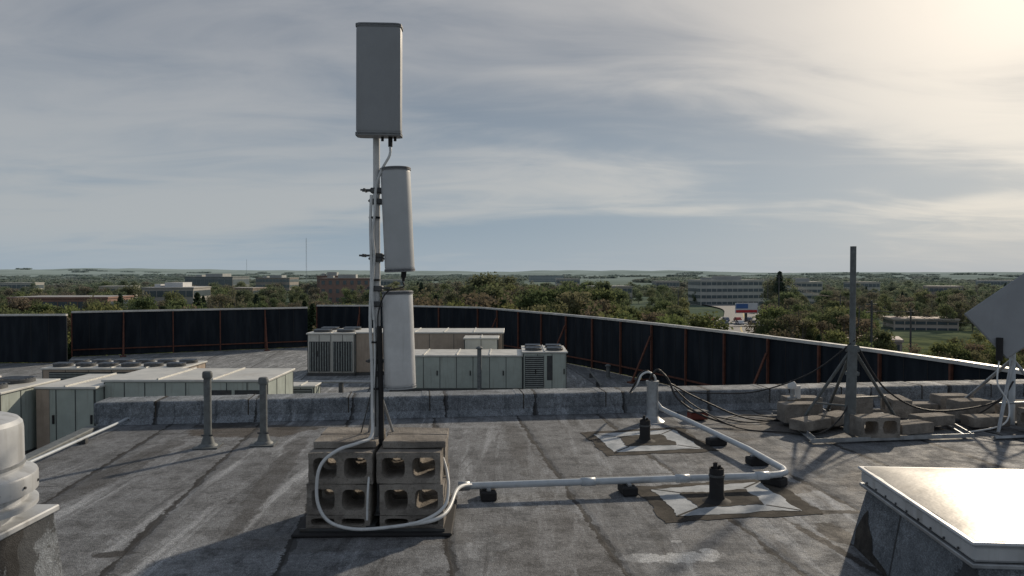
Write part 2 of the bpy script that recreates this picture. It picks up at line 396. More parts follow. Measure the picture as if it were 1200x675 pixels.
def pipe_run(name,pts,r,mat='galv'):
    e=root(name); tube('pipe',pts,r,mat,e)
    for i in range(len(pts)-1):
        a,b_=Vector(pts[i]),Vector(pts[i+1]); n=int((b_-a).length/2.2)
        for k in range(n):
            p=a.lerp(b_,(k+.5)/n)
            if p.z>ZL+.05 and abs(a.z-b_.z)<.1: box('pipe_support',(p.x,p.y,(p.z-r+ZL)/2),(.14,.14,p.z-r-ZL),'darksteel',e)
pipe_run('roof_pipe',[(-9.5,25.6,ZL+.75),(-4.7,25.4,ZL+.75)],.05,'galv')
pipe_run('roof_pipe',[(3.4,28,ZL+.22),(3.4,33,ZL+.22)],.04,'ventgrey')
pipe_run('gas_pipe',[(-12.2,14,ZL+.5),(-5.0,14.6,ZL+.5)],.04,'yellow')
for (x,y,h) in((-10.9,23.2,1.4),(-1.2,27.1,1.7),(4.1,31.5,.5),(3.4,25,.45)):
    e=root('plumbing_vent'); lathe('pipe',[(.16,0),(.09,.05),(.08,.1),(.08,h),(.06,h)],(x,y,ZL),'ventgrey',e,20)
    lathe('cap',[(.12,0),(.13,.05),(.05,.1)],(x,y,ZL+h+.01),'ventgrey',e,20)
# ------------------------------------------------------------------ concrete blocks
def block_mesh(L=.395,H=.192,D=.195,nh=2,wz=.064):
    bm=bmesh.new(); n=24
    def ring(cx,w,h,y,rnd):
        vs=[]
        for k in range(n):
            a=2*math.pi*(k+.5)/n; c,s=math.cos(a),math.sin(a)
            if rnd:
                p=5.0; rr=(abs(c)**p+abs(s)**p)**(-1/p); x,z=c*rr*w/2,s*rr*h/2
            else:
                rr=1/max(abs(c),abs(s)); x,z=c*rr*w/2,s*rr*h/2
                if abs(abs(c)-abs(s))<.2: x=math.copysign(w/2,c); z=math.copysign(h/2,s)
            vs.append(bm.verts.new((cx+x,y,z)))
        return vs
    W=L/nh
    for q in range(nh):
        cx=-L/2+W*(q+.5)
        sgn=(1 if q==0 else -1)*.004
        of,ob=ring(cx,W,H,-D/2,False),ring(cx,W,H,D/2,False)
        fi=ring(cx+sgn,W-.056,H-wz,-D/2,True); bi=ring(cx+sgn,W-.074,H-wz*1.25,D/2,True)
        for k in range(n):
            j=(k+1)%n
            bm.faces.new((of[k],of[j],fi[j],fi[k])); bm.faces.new((ob[j],ob[k],bi[k],bi[j]))
            bm.faces.new((fi[k],fi[j],bi[j],bi[k]))
            if abs((of[k].co.x+of[j].co.x)/2)>.004: bm.faces.new((of[j],of[k],ob[k],ob[j]))
    bmesh.ops.remove_doubles(bm,verts=bm.verts,dist=.0005)
    bmesh.ops.recalc_face_normals(bm,faces=bm.faces)
    for v in bm.verts:
        q=v.co*22
        v.co+=Vector((noise.noise(q),noise.noise(q+Vector((5,1,2))),noise.noise(q+Vector((1,7,3)))))*.004
    return bm
def rot(rx,ry,rz): return (rad(rx),rad(ry),rad(rz))
bm=block_mesh(); blk=bpy.data.meshes.new('concrete_block'); bm.to_mesh(blk); bm.free(); blk.materials.append(M['block'])
bm=block_mesh(H=.078,wz=.034); blk4=bpy.data.meshes.new('concrete_half_block'); bm.to_mesh(blk4); bm.free(); blk4.materials.append(M['block'])
def paver_mesh(L=.395,D=.2,H=.044):
    bm=bmesh.new(); addbox(bm,(0,0,0),(L,D,H),0,.005)
    bmesh.ops.subdivide_edges(bm,edges=bm.edges,cuts=3)
    for v in bm.verts:
        q=v.co*18; v.co+=Vector((noise.noise(q),noise.noise(q+Vector((5,1,2))),noise.noise(q+Vector((1,7,3)))))*.005
    me=bpy.data.meshes.new('paver'); bm.to_mesh(me); bm.free(); me.materials.append(M['block']); return me
pav=paver_mesh()
solid=paver_mesh(.395,.195,.19); solid4=paver_mesh(.395,.195,.1)
def put(me,name,parent,loc,r=(0,0,0)):
    o=bpy.data.objects.new(name,me); col.objects.link(o); o.parent=parent; o.location=loc
    o.rotation_euler=rot(r[0]+random.uniform(-.6,.6),r[1]+random.uniform(-.6,.6),r[2]+random.uniform(-1.5,1.5)); return o
# ------------------------------------------------------------------ main antenna mast
mast=root('antenna_mast')
YM=4.78; XM=-.871
ball=root('concrete_block_ballast')
ragm=root('rubber_mat'); 
bm=bmesh.new(); addbox(bm,(-.86,4.83,.012),(.97,.78,.020),rad(1.5),.006); mk('mat_sheet',bm,'black',ragm)
fr_=bmesh.new()
for y in(4.50,5.12): bx(fr_,-1.30,-.41,y-.02,y+.02,.024,.030); bx(fr_,-1.30,-.41,y-.022,y-.018,.030,.042)
bx(fr_,-.90,-.845,4.53,5.1,.032,.042)
mk('sled_frame',fr_,'darksteel',mast)
z1_=.024+.080+.098
for yr in(4.63,4.94):
    for cx in(-1.075,-.62):
        put(blk4,'half_block',ball,(cx,yr,.024+.040))
        put(blk,'block',ball,(cx+random.uniform(-.006,.006),yr+random.uniform(-.008,.008),z1_))
        put(blk,'block',ball,(cx+random.uniform(-.012,.012)+(.012 if cx>-.8 else -.01)*-1,yr+random.uniform(-.01,.01),z1_+.196))
zt_=z1_+.196+.098
for cx in(-1.07,-.635):
    put(pav,'paver',ball,(cx+.01,4.94,zt_+.025),(0,0,1))
    put(pav,'paver',ball,(cx+.02,4.725,zt_+.024),(0,0,-1))
tube('lower_pole',[(XM,YM,.03),(XM,YM,1.25)],.026,'galv',mast,16)
tube('upper_pole',[(XM-.002,YM,1.22),(XM-.002,YM,2.95)],.0225,'white_paint',mast,16)
tube('black_conduit',[(XM+.03,YM-.035,.06),(XM+.03,YM-.035,.72),(XM+.02,YM-.04,1.26)],.017,'black',mast,12,False)
box('base_plate',(XM,YM,.06),(.2,.2,.012),'galv',mast)
tube('brace_a',[(XM+.02,YM+.02,.80),(XM+.19,YM+.3,.07)],.009,'galv',mast,8)
tube('brace_b',[(XM-.02,YM+.02,.80),(XM-.19,YM+.3,.07)],.009,'galv',mast,8)
tube('tie_rod',[(XM,YM-.01,.98),(XM-.135,YM+.1,.52)],.004,'darksteel',mast,6)
def clamp(z,left=.08,right=.05):
    b=bmesh.new(); addbox(b,(XM,YM,z),(.075,.075,.035),0,.006)
    addtube(b,[(XM-left,YM-.03,z+.003),(XM+right,YM-.03,z+.003)],.006,6)
    addtube(b,[(XM-left,YM+.03,z+.003),(XM+right,YM+.03,z+.003)],.006,6)
    for s in(-.03,.03): addbox(b,(XM-left*.75,YM+s,z+.003),(.012,.02,.02))
    mk('clamp',b,'darksteel',mast)
for z,l,r_ in((2.13,.10,.09),(2.06,.05,.1),(1.71,.11,.09),(1.69,.05,.05),(1.50,.06,.09),(1.40,.05,.1),(1.03,.07,.09),(.95,.05,.08),(2.60,.07,.06),(3.0,.07,.06)): clamp(z,l,r_)
def rounded_panel(name,cx,cy,z0,z1,w,d,mat,parent,p=4,top_w=None,tilt=0,yaw=0,half=False):
    bm=bmesh.new(); n=64; H=z1-z0
    prof=[(.0,.93),(.008/H,.985),(.02/H,1.),(.25,1.),(.5,1.),(.75,1.),(1-.02/H,1.),(1-.008/H,.985),(1.,.93)]
    rings=[]
    for s,k in prof:
        ww=w if top_w is None else w+(top_w-w)*s
        ring=[]
        for i in range(n):
            a=2*math.pi*i/n; c,sn=math.cos(a),math.sin(a)
            pp=2.0 if half else p
            rr=(abs(c)**pp+abs(sn)**pp)**(-1/pp)
            ring.append(bm.verts.new((c*rr*ww/2*k,sn*rr*d/2*k,(s-.5)*H)))
        rings.append(ring)
    for i in range(len(rings)-1):
        for k in range(n): bm.faces.new((rings[i][k],rings[i][(k+1)%n],rings[i+1][(k+1)%n],rings[i+1][k]))
    bm.faces.new(rings[0][::-1]); bm.faces.new(rings[-1])
    o=mk(name,bm,mat,parent,True,(cx,cy,(z0+z1)/2),(0,rad(tilt),rad(yaw))); o.data.set_sharp_from_angle(angle=rad(40)); return o
a1=root('panel_antenna')
rounded_panel('radome',-.838,4.70,2.480,3.142,.280,.12,'antenna',a1,p=8,tilt=.4,yaw=2)
rounded_panel('top_cap',-.836,4.70,3.138,3.162,.288,.128,'antenna',a1,p=8,tilt=.4,yaw=2)
rounded_panel('bottom_cap',-.8405,4.70,2.462,2.484,.288,.128,'antenna',a1,p=8,tilt=.4,yaw=2)
for dx in(-.02,.03,.06): tube('connector',[(-.80+dx,4.70,2.40 if dx==.03 else 2.435),(-.80+dx,4.70,2.465)],.014 if dx==.03 else .009,'black',a1)
box('mount_bracket',(-.86,4.78,3.0),(.08,.05,.05),'galv',a1); box('mount_bracket_b',(-.86,4.78,2.6),(.08,.05,.05),'galv',a1)
a2=root('panel_antenna')
rounded_panel('radome',-.735,4.76,1.62,2.262,.190,.19,'antenna_mid',a2,half=True,tilt=-2.4,yaw=0)
rounded_panel('top_cap',-.7488,4.76,2.252,2.275,.198,.198,'antenna_cap',a2,half=True,tilt=-2.4,yaw=0)
rounded_panel('bottom_cap',-.7215,4.76,1.607,1.628,.196,.196,'antenna_cap',a2,half=True,tilt=-2.4,yaw=0)
tube('connector',[(-.695,4.74,1.57),(-.693,4.74,1.61)],.017,'black',a2)
tube('connector_tip',[(-.695,4.74,1.548),(-.695,4.74,1.575)],.010,'black',a2)
a3=root('panel_antenna')
rounded_panel('radome',-.733,4.78,.872,1.472,.205,.19,'white_paint',a3,half=True,top_w=.195,tilt=-1.5,yaw=0)
rounded_panel('top_cap',-.741,4.78,1.462,1.484,.204,.196,'antenna_cap',a3,half=True,tilt=-1.5,yaw=0)
rounded_panel('bottom_cap',-.725,4.78,.858,.878,.208,.196,'antenna_mid',a3,half=True,tilt=-1.5,yaw=0)
wc=root('white_antenna_cable')
tube('jumper',[(-.77,4.70,2.40),(-.775,4.69,2.34),(-.83,4.71,2.25),(-.868,4.73,2.14),(-.875,4.73,2.0),(-.89,4.73,1.85),(-.88,4.73,1.7),(-.895,4.73,1.5),(-.885,4.73,1.3)],.0085,'wcable',wc,10,True)
tube('jumper_b',[(-.70,4.74,1.545),(-.70,4.745,1.51),(-.79,4.67,1.48),(-.85,4.71,1.36),(-.86,4.73,1.2),(-.875,4.73,.9),(-.87,4.70,.62)],.0045,'cable',wc,8,True)
tube('feed',[(-.90,4.745,2.1),(-.905,4.74,1.9),(-.90,4.74,1.6),(-.91,4.74,1.3),(-.90,4.74,1.0),(-.895,4.72,.72),(-.89,4.66,.57),(-.95,4.58,.545),(-1.06,4.50,.52),(-1.15,4.46,.45),(-1.18,4.45,.34),(-1.17,4.44,.2),(-1.10,4.43,.1),(-.95,4.42,.06),(-.75,4.42,.07),(-.55,4.44,.10),(-.42,4.52,.16),(-.40,4.62,.25),(-.42,4.72,.33),(-.45,4.78,.40)],.0105,'wcable',wc,10,True)
tube('drop',[(-.885,4.74,1.35),(-.88,4.735,1.0),(-.89,4.73,.6),(-.88,4.50,.3),(-.88,4.46,.1)],.007,'wcable',wc,10,True)
tube('tail',[(-.62,4.43,.085),(-.47,4.47,.10),(-.40,4.6,.12),(-.37,4.85,.16),(-.34,5.1,.125),(-.28,5.2,.1)],.013,'wcable',wc,10,True)
for z in(1.95,1.55,1.15,.85):
    lathe('cable_tie',[(.036,0),(.037,.008),(.036,.012)],(-.885,4.765,z),'black',wc,16)
# ------------------------------------------------------------------ conduit run on roof
cd=root('rooftop_conduit')
zc=.095
corner=[(1.88,5.47,zc),(1.99,5.50,zc),(2.065,5.56,zc),(2.085,5.66,zc)]
tube('conduit',[(-.32,5.2,zc)]+[(x,5.2+(x+.32)*.123,zc) for x in(.4,1.2)]+corner+[(2.02,6.3,zc),(1.80,7.5,zc),(1.70,7.95,zc),(1.62,8.02,.13),(1.55,8.0,.22)],.025,'pvc',cd,14)
for x in(.55,1.25,1.86): 
    y=5.2+(x+.32)*.123; bm=bmesh.new(); addtube(bm,[(x-.05,y-.006,zc),(x+.05,y+.006,zc)],.031,14); mk('coupling',bm,'pvc',cd,True)
bm=bmesh.new(); addtube(bm,[(-.38,5.19,zc),(-.30,5.2,zc)],.033,14); mk('end_fitting',bm,'galv',cd,True)
for (x,y,rz) in((-.17,5.22,7),(.84,5.34,7),(1.98,5.56,40),(1.90,6.85,100),(2.05,6.15,100)):
    bm=bmesh.new(); addbox(bm,(x,y,.033),(.11,.17,.062),rad(rz),.008); mk('support_foot',bm,'black',cd)
    bm=bmesh.new(); addbox(bm,(x,y,.075),(.03,.12,.02),rad(rz),.003); mk('support_strap',bm,'galv',cd)
pp=root('cable_entry_pipe')
lathe('pipe',[(.13,0),(.10,.02),(.066,.05),(.062,.06),(.062,.40),(.07,.40),(.07,.435),(.05,.44),(.05,.40)],(1.52,7.98,.0),'galv',pp,28)
for k in range(4):
    a=k*1.2; dx,dy=.028*math.cos(a),.028*math.sin(a)
    s=-1 if k<2 else 1
    tube('cable_%d'%k,[(1.52+dx,7.98+dy,.38),(1.52+dx,7.98+dy,.47),(1.52+dx+s*.07,7.98+dy-.02,.53+.01*k),(1.52+s*.15+dx,7.96+dy,.50),(1.52+s*.20+dx,7.95,.40+.01*k)]+([(1.30,8.1,.29),(1.35,8.3,.26)] if s<0 else [(1.78,7.9,.25),(2.0,7.8,.10),(2.3,7.6,.02)]),.011,'wcable' if k in(0,) else 'cable',pp,10,True)
# ------------------------------------------------------------------ flashing patches and black vents
def patch(name,cs,vx,vy,h,seed):
    e=root(name); c=Vector((sum(q[0] for q in cs)/4,sum(q[1] for q in cs)/4))
    def sc(k,off=0): return [tuple(c+(Vector(q)-c)*k) for q in cs]
    ragged('outer_tar',sc(1.05),.0035,'tarbrown',e,.045,22,seed)
    ragged('white_square',sc(.82),.006,'whitepatch',e,.03,22,seed+3)
    ragged('inner_tar',sc(.46),.0085,'tarbrown',e,.045,18,seed+5)
    for i in range(4):
        p=Vector(sc(.47)[i]); q=Vector(sc(.82)[i]); d=(q-p).normalized(); n_=Vector((-d.y,d.x))*.008
        b=bmesh.new(); b.faces.new([b.verts.new((*w,.0075)) for w in(p+n_,p-n_,q-n_,q+n_)]); bmesh.ops.recalc_face_normals(b,faces=b.faces); mk('mitre_line',b,'tarbrown',e)
    v=root('black_roof_vent')
    lathe('flashing',[(.10,0),(.075,.010),(.058,.02),(.050,.05),(.050,h),(.043,h),(.043,h-.03)],(vx,vy,.009),'black',v,28)
    lathe('clamp_ring',[(.054,0),(.056,.008),(.054,.016)],(vx,vy,h-.05),'darksteel',v,28)
    for k in range(3):
        a=k*2.1; tube('stub_%d'%k,[(vx+.02*math.cos(a),vy+.02*math.sin(a),h-.03),(vx+.02*math.cos(a),vy+.02*math.sin(a),h+.03+.012*k)],.011,'black',v,8)
patch('flashing_patch',[(.71,7.36),(1.72,7.62),(1.83,6.62),(.84,6.46)],1.26,6.98,.20,1)
patch('flashing_patch',[(.93,5.48),(1.98,5.72),(2.04,4.88),(1.0,4.74)],1.43,5.14,.23,11)
# ------------------------------------------------------------------ grey vent pipes left
for (x,y,h) in((-2.80,6.78,.70),(-2.32,6.88,.63)):
    e=root('vent_pipe')
    lathe('pipe',[(.034,.02),(.034,h-.06),(.033,h-.05)],(x,y,0),'ventgrey',e,24)
    lathe('cap',[(.042,0),(.045,.01),(.045,.045),(.040,.06),(.03,.064)],(x,y,h-.065),'ventgrey',e,24)
    lathe('collar',[(.09,0),(.085,.012),(.06,.03),(.042,.09),(.040,.10),(.035,.10)],(x,y,.005),'ventgrey',e,24)
    box('base_flange',(x,y,.008),(.22,.22,.008),'ventgrey',e,A)
    tube('clamp',[(x-.05,y-.02,.11),(x+.055,y-.02,.11)],.008,'darksteel',e,8)
# ------------------------------------------------------------------ roof hatch
ht=root('roof_hatch',(1.95,3.10,0),rad(-4.5))
W,D,H=1.15,1.22,.46
bm=bmesh.new()
r0=[(-.04,-.04,0),(W+.04,-.04,0),(W+.04,D+.04,0),(-.04,D+.04,0)]
r1=[(.03,.03,.36),(W-.03,.03,.36),(W-.03,D-.03,.36),(.03,D-.03,.36)]
a=[bm.verts.new(p) for p in r0]; b_=[bm.verts.new(p) for p in r1]
for i in range(4): bm.faces.new((a[i],a[(i+1)%4],b_[(i+1)%4],b_[i]))
bm.faces.new(b_); mk('curb',bm,'curb',ht)
bm=bmesh.new(); bx(bm,-.006,W+.006,-.006,D+.006,.352,.372,.004); mk('curb_flange',bm,'galv',ht)
bm=bmesh.new(); bx(bm,0,W,0,D,.376,H-.012,.012)
mk('lid_skirt',bm,'fanmetal',ht)
bm=bmesh.new(); bx(bm,-.014,W+.014,-.014,D+.014,H-.010,H+.006,.006); mk('lid_edge',bm,'fanmetal',ht)
bm=bmesh.new(); n=14
g=[[bm.verts.new((.012+(W-.024)*i/n,.012+(D-.024)*j/n,H+.007+.018*min(1,4*min(i/n,1-i/n,j/n,1-j/n))**.5+.003*noise.noise(Vector((i*.4,j*.4,0))))) for j in range(n+1)] for i in range(n+1)]
for i in range(n):
    for j in range(n): bm.faces.new((g[i][j],g[i+1][j],g[i+1][j+1],g[i][j+1]))
mk('lid_top',bm,'hatch',ht,True)
for k in range(9): tube('rivet',[(.001,.12+k*.125,.395),(-.006,.12+k*.125,.395)],.006,'darksteel',ht,8)
def onface(y,z,o=.003): return (-.04+.07*z/.36-o,y,z)
bm=bmesh.new()
vs=[bm.verts.new(onface(y,z)) for y,z in((D-.02,.002),(D+.0,.10),(D-.06,.20),(D-.10,.24),(D-.14,.17),(D-.22,.12),(D-.26,.05),(D-.42,.03),(D-.5,.002))]
f=bm.faces.new(vs); bmesh.ops.triangulate(bm,faces=[f]); mk('tar_smear',bm,'tar',ht)
# ------------------------------------------------------------------ exhaust fan
ef=root('mushroom_exhaust_fan')
fx,fy=-2.46,3.2
bm=bmesh.new()
a=[bm.verts.new((fx+sx*.325,fy+sy*.325,0)) for sx,sy in((-1,-1),(1,-1),(1,1),(-1,1))]
b_=[bm.verts.new((fx+sx*.285,fy+sy*.285,.47)) for sx,sy in((-1,-1),(1,-1),(1,1),(-1,1))]
for i in range(4): bm.faces.new((a[i],a[(i+1)%4],b_[(i+1)%4],b_[i]))
bm.faces.new(b_); mk('fan_curb',bm,'curb',ef)
box('curb_cap',(fx,fy,.485),(.61,.61,.03),'fanmetal',ef,0,.006)
lathe('fan_housing',[(.24,.50),(.25,.54),(.330,.56),(.338,.562),(.338,.582),(.332,.585),(.300,.59),(.300,.622),(.333,.63),(.338,.632),(.338,.70),(.334,.71),(.325,.715),(.290,.73),(.286,.732),(.286,.735),(.284,.905),(.28,.93),(.265,.948),(.24,.958),(.15,.97),(.02,.974)],(fx,fy,0),'fanmetal',ef,96,24)
lathe('band',[(.2865,.0),(.290,.002),(.290,.016),(.2865,.018)],(fx,fy,.745),'galv',ef,96)
for k in range(16):
    a=k*math.pi/8; tube('bolt',[(fx+.337*math.cos(a),fy+.337*math.sin(a),.665),(fx+.345*math.cos(a),fy+.345*math.sin(a),.665)],.006,'darksteel',ef,6)
e=root('roof_edge_conduit'); tube('conduit',[(-4.10,8.15,.07),(-4.05,7.6,.06),(-4.00,6.9,.06),(-3.95,6.3,.06),(-3.9,5.6,.06)],.014,'pvc',e)
for y in(7.8,6.9,6.0): box('strap',(-4.03-(y-7)*.06,y,.03),(.08,.05,.05),'darksteel',e)
# ------------------------------------------------------------------ tripod mast right
tp=root('tripod_mast'); tx,ty=3.32,7.2
tube('mast_pole',[(tx,ty,.06),(tx,ty,1.86)],.028,'ventgrey',tp,16)
tube('sleeve',[(tx-.035,ty-.03,.05),(tx-.005,ty-.02,.90)],[.056,.042],'ventgrey',tp,12)
tube('leg_a',[(tx-.02,ty,.84),(2.98,7.62,.05)],.016,'ventgrey',tp)
tube('leg_b',[(tx+.02,ty,.84),(4.05,7.75,.06)],.016,'ventgrey',tp)
tube('leg_c',[(tx,ty+.02,.84),(3.55,8.3,.05)],.016,'ventgrey',tp)
tube('brace_a',[(tx,ty,.30),(3.08,7.5,.28)],.010,'ventgrey',tp); tube('brace_b',[(tx,ty,.38),(3.85,7.6,.33)],.010,'ventgrey',tp)
box('collar',(tx,ty,.86),(.10,.10,.06),'ventgrey',tp,.3,.008); box('collar_b',(tx,ty,.62),(.10,.10,.04),'ventgrey',tp,.3,.008)
tube('bracket_arm',[(tx,ty,1.02),(tx+.05,ty-.02,1.1),(tx+.055,ty-.02,1.28)],.006,'darksteel',tp)
def bar(p,q,w=.04): 
    p,q=Vector(p),Vector(q); d=q-p; rz=math.atan2(d.y,d.x); m_=(p+q)/2
    bm=bmesh.new(); addbox(bm,m_,(d.length,w,.008),rz); addbox(bm,(m_.x+math.sin(rz)*w/2,m_.y-math.cos(rz)*w/2,m_.z+.018),(d.length,.006,.036),rz); mk('frame_bar',bm,'galv',tp)
bar((2.80,6.88,.02),(4.45,7.12,.02)); bar((2.92,8.28,.02),(4.75,8.45,.02)); bar((2.82,6.9,.03),(3.0,8.3,.03)); bar((4.4,7.1,.03),(4.72,8.45,.03)); bar((2.85,7.5,.04),(4.6,7.75,.04)); bar((3.35,6.97,.03),(3.5,8.35,.03))
bb=root('concrete_block_ballast')
put(blk,'block',bb,(3.47,7.05,.14),(0,0,8)); put(solid4,'block',bb,(3.88,7.18,.10),(0,0,20))
put(solid,'block',bb,(3.02,7.75,.14),(0,0,5)); put(solid4,'block',bb,(2.98,7.36,.10),(0,0,30))
put(solid,'block',bb,(3.78,8.2,.14),(0,0,10)); put(blk,'block',bb,(4.22,8.1,.14),(0,0,80)); put(solid4,'block',bb,(4.30,7.55,.10),(0,0,15))
put(solid,'block',bb,(3.20,8.15,.14),(0,0,3)); put(solid4,'block',bb,(4.55,8.3,.09),(0,0,3)); put(solid4,'block',bb,(3.35,7.62,.10),(0,0,40))
# ------------------------------------------------------------------ right panel dish
dp=root('dish_antenna_mount'); dx_,dy_=5.12,7.55
tube('mast_pole',[(dx_,dy_,.05),(dx_,dy_,1.25)],.030,'pvc',dp,16)
mtx=Matrix.Rotation(rad(-24),4,'Z')@Matrix.Rotation(rad(-12),4,'X')@Matrix.Rotation(rad(-39),4,'Y')
box('dish_panel',(5.11,7.45,1.19),(.76,.035,.58),'antenna',dp,mtx=mtx,bev=.01)
box('panel_rib',(5.11,7.475,1.19),(.5,.05,.06),'galv',dp,mtx=mtx,bev=.005)
box('bracket',(5.10,7.52,.98),(.14,.10,.22),'galv',dp,.2,.01)
tube('radio_unit',[(4.90,7.42,.72),(4.90,7.42,.95)],.032,'black',dp,14); tube('radio_arm',[(4.90,7.44,.85),(dx_,dy_,.85)],.012,'galv',dp)
for q in((4.72,7.15),(5.6,7.4),(4.95,8.3)): tube('leg',[(dx_,dy_,.72),(q[0],q[1],.05)],.017,'galv',dp)
tube('brace',[(4.86,7.35,.3),(5.42,7.45,.3)],.011,'galv',dp)
tube('hanging_cable',[(4.9,7.42,.72),(4.84,7.35,.5),(4.92,7.3,.3),(4.8,7.2,.12),(4.5,7.3,.02)],.008,'wcable',dp,8,True)
for a_,b2 in(((4.62,7.05,.02),(5.8,7.25,.02)),((4.7,8.3,.02),(5.9,8.5,.02))):
    tube('frame_bar',[a_,b2],.02,'galv',dp,4)
put(solid,'block',bb,(4.93,7.95,.14),(0,0,8)); put(blk,'block',bb,(5.25,7.3,.14),(0,0,95)); put(solid,'block',bb,(5.4,7.85,.14),(0,0,5)); put(solid4,'block',bb,(4.85,7.55,.09),(0,0,4)); put(solid4,'block',bb,(5.45,8.35,.09),(0,0,4)); put(solid,'block',bb,(4.98,8.35,.13),(0,0,4)); put(solid4,'block',bb,(5.2,7.0,.08),(0,0,9))
# ------------------------------------------------------------------ loose cables
lc=root('black_roof_cable')
C=[[(1.75,7.95,.36),(1.95,7.9,.18),(2.3,7.55,.02),(2.7,7.35,.015),(3.0,7.15,.05),(3.25,7.15,.3),(3.3,7.17,.7)],
   [(1.72,8.0,.40),(2.1,8.05,.2),(2.6,7.95,.02),(3.3,8.0,.02),(4.0,7.95,.02),(4.7,7.8,.02),(5.05,7.6,.3)],
   [(3.33,7.17,.95),(3.0,7.4,.60),(2.6,7.8,.35),(2.2,8.1,.28),(1.8,8.3,.27)],
   [(3.35,7.17,.9),(3.7,7.3,.45),(4.2,7.4,.22),(4.9,7.5,.28),(5.1,7.5,.5)],
   [(2.2,8.15,.02),(2.5,7.8,.02),(2.9,8.0,.02),(2.6,8.2,.02),(2.3,8.0,.02)]]
for k,c_ in enumerate(C): tube('cable_%d'%k,c_,.007+.002*(k%2),'cable',lc,8,True)
e=root('cable_junction_box'); box('box_body',(2.02,8.02,.05),(.20,.12,.08),'red',e,.2,.01); box('box_lid',(2.02,8.02,.098),(.21,.13,.014),'darksteel',e,.2,.004)
e=root('small_gps_antenna')
lathe('base',[(.05,0),(.05,.02),(.02,.03),(.02,.12)],(3.02,7.95,.24),'galv',e,16); lathe('dome',[(.045,0),(.048,.03),(.04,.06),(.02,.08)],(3.02,7.95,.355),'white_paint',e,16)
lathe('base_b',[(.03,0),(.03,.14)],(3.10,8.0,.24),'white_paint',e,12)
# ------------------------------------------------------------------ terrain
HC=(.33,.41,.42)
def haze(t,c,P,L=1500.,hc=HC):  # aerial haze painted into base colour, growing with distance from the origin
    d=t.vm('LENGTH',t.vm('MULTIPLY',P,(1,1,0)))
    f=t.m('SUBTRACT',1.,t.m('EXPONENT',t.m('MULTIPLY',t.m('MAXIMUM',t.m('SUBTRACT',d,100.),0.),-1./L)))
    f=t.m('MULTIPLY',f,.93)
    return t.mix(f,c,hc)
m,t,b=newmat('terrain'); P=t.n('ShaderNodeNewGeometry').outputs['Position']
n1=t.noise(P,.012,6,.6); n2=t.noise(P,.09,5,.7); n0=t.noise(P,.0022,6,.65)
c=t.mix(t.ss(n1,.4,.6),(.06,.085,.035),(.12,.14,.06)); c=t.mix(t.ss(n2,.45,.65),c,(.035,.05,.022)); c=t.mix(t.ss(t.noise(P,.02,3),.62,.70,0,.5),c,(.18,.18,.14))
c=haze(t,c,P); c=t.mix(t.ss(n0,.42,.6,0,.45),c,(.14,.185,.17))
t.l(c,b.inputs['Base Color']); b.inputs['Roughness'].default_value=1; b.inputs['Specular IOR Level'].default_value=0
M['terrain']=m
ZG=-16.
def gh(x,y):
    d=math.hypot(x,y); z=ZG
    z+=3*noise.noise(Vector((x*.004,y*.004,0)))*min(1,max(0,(d-200)/300))
    if d>900:
        k=min(1,(d-900)/3500)
        z+=k*(8+20*noise.noise(Vector((x*.0011,y*.0011,3)))+7*noise.noise(Vector((x*.005,y*.005,8))))
    if d>3500:
        q=min(1,(d-3500)/1800); lf=max(0,min(1,(-x/d)*1.6+.25))
        z+=q*(10+30*noise.noise(Vector((x*.0007,y*.0007,9)))+8*noise.noise(Vector((x*.003,y*.003,19)))+18*lf)
    return z
bm=bmesh.new(); NA=420
radii=[20,60,120,180,250,340,450,600,800,1050,1350,1700,2200,2800,3300,3700,4100,4500,5000,5600,6300,7600,9000]
prev=None; cv=bm.verts.new((0,0,ZG))
for r in radii:
    ring=[]
    for k in range(NA):
        a=2*math.pi*k/NA; x,y=r*math.cos(a),r*math.sin(a); ring.append(bm.verts.new((x,y,gh(x,y))))
    for k in range(NA):
        j=(k+1)%NA
        if prev: bm.faces.new((prev[k],ring[k],ring[j],prev[j]))
        else: bm.faces.new((cv,ring[k],ring[j]))
    prev=ring
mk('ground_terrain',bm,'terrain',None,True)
# ------------------------------------------------------------------ trees
def leafmat(name,cols):
    m,t,b=newmat(name); P=t.n('ShaderNodeNewGeometry').outputs['Position']
    oi=t.n('ShaderNodeObjectInfo'); r=oi.outputs['Random']
    ra=t.n('ShaderNodeValToRGB'); t.l(r,ra.inputs[0]); el=ra.color_ramp.elements
    el[0].position=0; el[0].color=(*cols[0],1); el[1].position=1; el[1].color=(*cols[-1],1)
    for i,c in enumerate(cols[1:-1]):
        q=el.new((i+1)/(len(cols)-1)); q.color=(*c,1)
    n=t.noise(P,.35,2,.6); c=t.mix(t.ss(n,.35,.65,0,.45),ra.outputs[0],(.045,.06,.025))
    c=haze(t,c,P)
    b.inputs['Specular IOR Level'].default_value=0
    df=t.n('ShaderNodeBsdfDiffuse'); t.l(c,df.inputs[0])
    tr=t.n('ShaderNodeBsdfTranslucent'); t.l(c,tr.inputs[0]); mx=t.n('ShaderNodeMixShader'); mx.inputs[0].default_value=.42
    t.l(df.outputs[0],mx.inputs[1]); t.l(tr.outputs[0],mx.inputs[2]); t.l(mx.outputs[0],m.node_tree.nodes['Material Output'].inputs[0]); return m
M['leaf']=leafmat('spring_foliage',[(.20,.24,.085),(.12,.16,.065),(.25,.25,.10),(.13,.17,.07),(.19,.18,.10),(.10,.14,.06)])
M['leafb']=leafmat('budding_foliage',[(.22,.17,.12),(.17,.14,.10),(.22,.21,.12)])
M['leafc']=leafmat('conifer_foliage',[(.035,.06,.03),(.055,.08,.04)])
m,t,b=newmat('bark'); P=t.n('ShaderNodeNewGeometry').outputs['Position']
